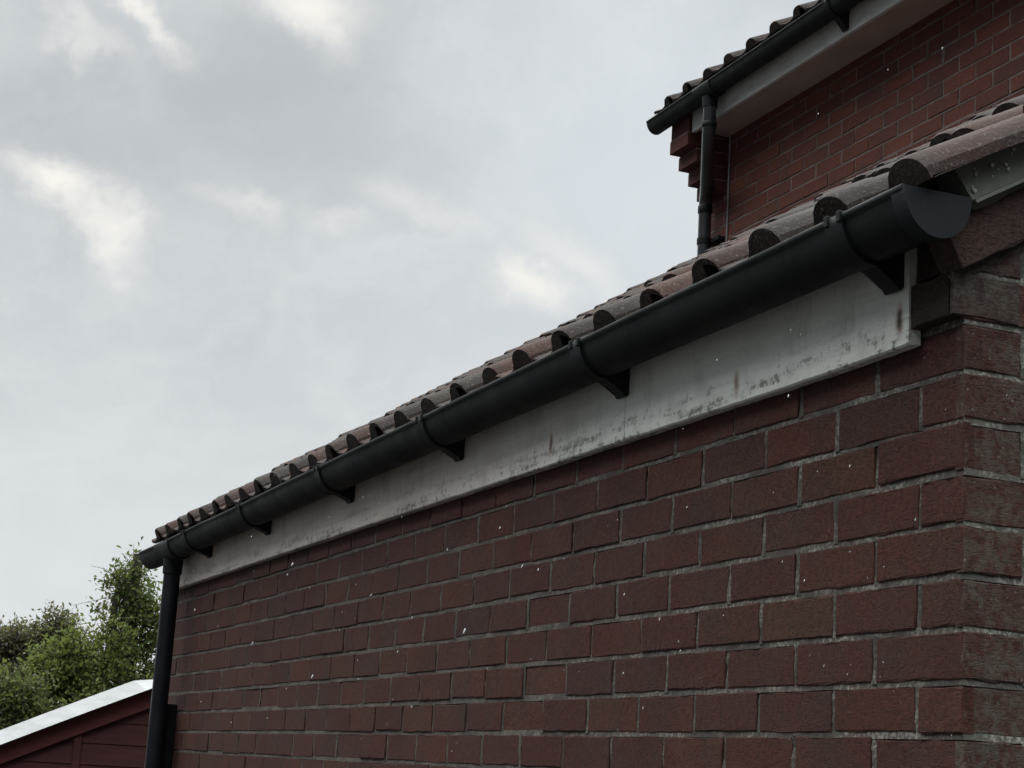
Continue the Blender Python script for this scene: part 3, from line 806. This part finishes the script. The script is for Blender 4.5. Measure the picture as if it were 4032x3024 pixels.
def plant(name, label, cat, base, limbs, clumps, leafset, size, seed, group=None, extra=None, density=1.0):
    """limbs: lists of (x,y,z,r) relative to base; clumps: (x,y,z, rx,ry,rz, leaves)"""
    r = random.Random(seed)
    o = empty(name, base, label, cat, group)
    B = Vector(base)
    tr = MB()
    for L in limbs:
        pts = [B + Vector(q[:3]) for q in L]
        fine, rad = [], []
        for i in range(len(pts) - 1):
            for s in range(4):
                f = s/4
                fine.append(pts[i].lerp(pts[i+1], f) + Vector((r.gauss(0, .012), r.gauss(0, .012), 0))*(L[i][3]/.05)**.5)
                rad.append(L[i][3]*(1-f) + L[i+1][3]*f)
        fine.append(pts[-1]); rad.append(L[-1][3])
        tr.tube(fine, rad, 7)
    cr = MB()
    cols = LEAFSETS[leafset]
    for (x, y, z, rx, ry, rz, n) in clumps:
        base_c = Vector(r.choice(cols))
        # the clump is itself made of small sprays set along twigs
        for k in range(max(3, int(n*density/11))):
            while True:
                d = Vector((r.uniform(-1, 1), r.uniform(-1, 1), r.uniform(-1, 1)))
                if .25 < d.length < 1: break
            c = B + Vector((x + d.x*rx, y + d.y*ry, z + d.z*rz))
            ax = (Vector((d.x, d.y, d.z + .5)) + Vector((r.gauss(0, .5), r.gauss(0, .5), r.gauss(0, .4)))).normalized()
            ln = r.uniform(.10, .26)*(size/.07)
            tr.tube([c - ax*ln*.9, c + ax*ln*.9], [.004, .002], 4, 0, None, False)
            cc = base_c.lerp(Vector(r.choice(cols)), r.uniform(.2, .9))
            for q in range(11):
                p = c + ax*r.uniform(-ln, ln) + Vector((r.gauss(0, 1), r.gauss(0, 1), r.gauss(0, 1)))*size*.75
                leaf(cr, p, size, cc, r)
    tr.build('trunk', M_BARK, o)
    cr.build('crown', M_LEAF, o)
    return o
def auto_clumps(r, n, cx, cy, cz, rx, ry, rz, s, leaves):
    out = []
    for i in range(n):
        while True:
            d = Vector((r.uniform(-1, 1), r.uniform(-1, 1), r.uniform(-1, 1)))
            if d.length < 1: break
        q = r.uniform(.6, 1.3)
        out.append((cx + d.x*rx, cy + d.y*ry, cz + d.z*rz, s*q, s*q, s*q*.9, int(leaves*q*q)))
    return out
ra = random.Random(12)
# ivy-clad stump of a tree
iv = []
for i in range(16):
    z = 1.2 + 2.33*i/15
    iv.append((.06*math.sin(i*2.1), .05*math.cos(i*1.7), z, .26 - .008*i, .24, .17, 120))
iv += [(.24, .05, 3.22, .15, .14, .2, 110), (.34, .05, 2.95, .16, .14, .25, 150), (.36, 0, 2.45, .18, .15, .3, 190), (-.12, 0, 2.6, .14, .12, .3, 130), (.20, 0, 3.0, .12, .15, .16, 60), (-.20, 0, 3.45, .08, .1, .05, 30), (.30, 0, 2.7, .12, .15, .22, 70), (.0, 0, 1.3, .45, .4, .5, 330), (.30, 0, 2.1, .2, .2, .4, 160), (-.33, -.05, 3.13, .035, .04, .025, 14)]
plant('ivy_tree', 'tall bare tree stump thickly wrapped in green ivy behind the black downpipe', 'tree', (2.06, 17.5, 0),
      [[(0, 0, 0, .13), (.02, 0, 2.0, .12), (.03, 0, 3.3, .09), (.05, 0, 3.74, .05)], [(-.10, 0, .9, .05), (-.17, -.02, 2.1, .05), (-.155, -.02, 2.9, .045), (-.13, -.02, 3.35, .035)],
       [(-.15, 0, 3.1, .006), (-.30, 0, 3.12, .004), (-.42, 0, 3.05, .002)], [(-.12, 0, 3.3, .005), (-.30, 0, 3.22, .003), (-.62, 0, 3.12, .0015)], [(-.12, 0, 3.45, .005), (-.3, 0, 3.55, .003), (-.45, 0, 3.57, .0015)],
       [(.02, 0, 3.6, .006), (.0, 0, 3.8, .003)], [(.15, 0, 3.6, .006), (.26, 0, 3.85, .003), (.33, 0, 4.05, .0015)], [(-.32, 0, 3.1, .003), (-.36, 0, 2.85, .002)]],
      iv, 'ivy', .064, 3, density=2.8)
# purple-brown thin tree on the left
plant('plum_tree', 'thin crowned purple brown tree with sky showing through, at the left edge', 'tree', (1.05, 17.9, 0),
      [[(0, 0, 0, .07), (.03, 0, 1.2, .055), (.02, 0, 2.0, .035), (.10, 0, 2.95, .012)], [(.03, 0, 1.2, .04), (-.25, .05, 1.9, .02), (-.42, 0, 2.5, .008)], [(.02, 0, 1.5, .03), (.3, 0, 2.1, .018), (.42, 0, 2.75, .006)],
       [(.02, 0, 1.8, .02), (-.1, 0, 2.4, .01), (-.16, 0, 2.72, .005)], [(.2, 0, 2.0, .012), (.25, 0, 2.75, .006), (.28, 0, 3.12, .003)], [(-.3, 0, 2.2, .01), (-.5, 0, 2.55, .005), (-.56, 0, 2.62, .002)]],
      auto_clumps(ra, 34, .05, 0, 2.42, .58, .35, .42, .13, 46) + auto_clumps(ra, 20, .32, 0, 2.80, .26, .2, .24, .11, 42) + auto_clumps(ra, 12, -.22, 0, 2.66, .3, .2, .18, .09, 34) + auto_clumps(ra, 14, -.16, 0, 2.60, .26, .2, .24, .11, 44), 'plum', .056, 8, density=2.5)
# bushes
plant('leafy_bush', 'pale green leafy bush in the bottom left corner below the brown tree', 'bush', (.93, 16.6, 0),
      [[(0, 0, 0, .04), (0, 0, 1.0, .02), (-.1, 0, 1.7, .006)], [(0, 0, .3, .03), (.3, 0, 1.2, .01)]],
      auto_clumps(ra, 46, -.05, 0, 1.60, .55, .35, .62, .19, 95) + auto_clumps(ra, 14, -.10, 0, 2.14, .26, .2, .18, .12, 60), 'mid', .056, 21, density=2.2)
plant('leafy_bush', 'bright yellow green bush with upright shoots between the brown tree and ivy stump', 'bush', (1.66, 17.1, 0),
      [[(0, 0, 0, .04), (0, 0, 1.2, .02), (.05, 0, 2.3, .006)], [(0, 0, .5, .03), (-.2, 0, 1.5, .015), (-.22, 0, 2.65, .004)], [(0, 0, 1, .02), (.12, 0, 1.9, .01), (.13, 0, 2.75, .004)]],
      auto_clumps(ra, 44, -.12, 0, 2.32, .52, .25, .38, .13, 70) + [(-.20, 0, 2.80, .055, .06, .14, 50), (.08, 0, 2.84, .06, .06, .18, 58), (-.05, 0, 2.62, .09, .09, .12, 50), (.30, 0, 2.82, .08, .08, .18, 54), (.33, 0, 2.5, .1, .1, .2, 70), (-.4, 0, 2.4, .12, .1, .14, 60)], 'fresh', .056, 33, density=2.8)
plant('dark_shrub', 'dark shaded shrub low between the pale bush and the ivy stump', 'shrub', (1.55, 18.4, 0),
      [[(0, 0, 0, .05), (0, 0, 1.2, .03), (.1, 0, 2.0, .008)], [(0, 0, .4, .03), (-.3, 0, 1.5, .01)]],
      auto_clumps(ra, 42, .0, 0, 1.60, .72, .3, .70, .2, 90), 'dark', .07, 44, density=2.2)
plant('leafy_bush', 'mid green bush with yellow tips just above the white shed roof edge', 'bush', (1.72, 15.2, 0),
      [[(0, 0, 0, .04), (0, 0, 1.0, .02), (-.1, 0, 1.6, .006)]],
      auto_clumps(ra, 30, -.02, 0, 1.42, .48, .3, .42, .16, 80), 'mid', .054, 55, density=2.0)
plant('leafy_bush', 'low green bush under the ivy stump, right beside the black downpipe', 'bush', (2.25, 16.3, 0),
      [[(0, 0, 0, .04), (0, 0, 1.0, .02), (.1, 0, 1.7, .006)]],
      auto_clumps(ra, 34, .0, 0, 1.75, .42, .3, .60, .16, 80), 'mid', .056, 66, density=2.2)

# ================================================================== RAIN
m, t, b, P = mat_base('raindrop_water')
b.inputs['Base Color'].default_value = (.85, .87, .88, 1); b.inputs['Roughness'].default_value = .15
b.inputs['Transmission Weight'].default_value = .35; b.inputs['IOR'].default_value = 1.33
M_DROP = m
mb = MB()
NL, NM = 7, 8; vs = []
for i in range(NL + 1):
    th = math.pi*i/NL
    for k in range(NM):
        ph = 2*math.pi*k/NM; vs.append((.0013*math.sin(th)*math.cos(ph), .0013*math.sin(th)*math.sin(ph), .0029*math.cos(th)))
mb.add(vs, [(i*NM+k, i*NM+(k+1) % NM, i*NM+NM+(k+1) % NM, i*NM+NM+k) for i in range(NL) for k in range(NM)], 0, None, True)
drop0 = mb.build('raindrop', M_DROP)
rr = random.Random(99)
eye = Vector(cam.matrix_world.translation)
placed = 0
while placed < 105:
    # scattered in the air under the eaves, along the garage wall and in front of the house
    d = rr.uniform(1.1, 3.4) if rr.random() < .8 else rr.uniform(3.4, 5.0)
    p = eye + fw*d + r2*rr.uniform(-.28, .28)*d + u2*rr.uniform(-.21, .21)*d
    ray = p - eye
    g = eye + ray*(-eye.x/ray.x); h_ = eye + ray*((HX - eye.x)/ray.x)
    if not (p.x < -.17 and ray.x > 0 and ((g.y < 5.3 and g.z < 2.40) or (h_.y < 5.7 and h_.z > g.z and 3.9 < h_.z < 5.0 and g.z > 2.75))): continue
    o = drop0 if placed == 0 else drop0.copy()
    if placed: COL.objects.link(o)
    placed += 1
    o.location = p; sc_ = (rr.uniform(.22, .48) if rr.random() < .82 else rr.uniform(.55, .85))*(.30 + .20*d)
    o.scale = (sc_, sc_, sc_*rr.uniform(1.0, 1.7)); o.rotation_euler = (rr.uniform(-.15, .15), R(18) + rr.gauss(0, .12), -yaw)
    tag(o, 'small pale raindrop falling through the air in front of the buildings', 'raindrop', 'raindrops falling in front of the buildings')
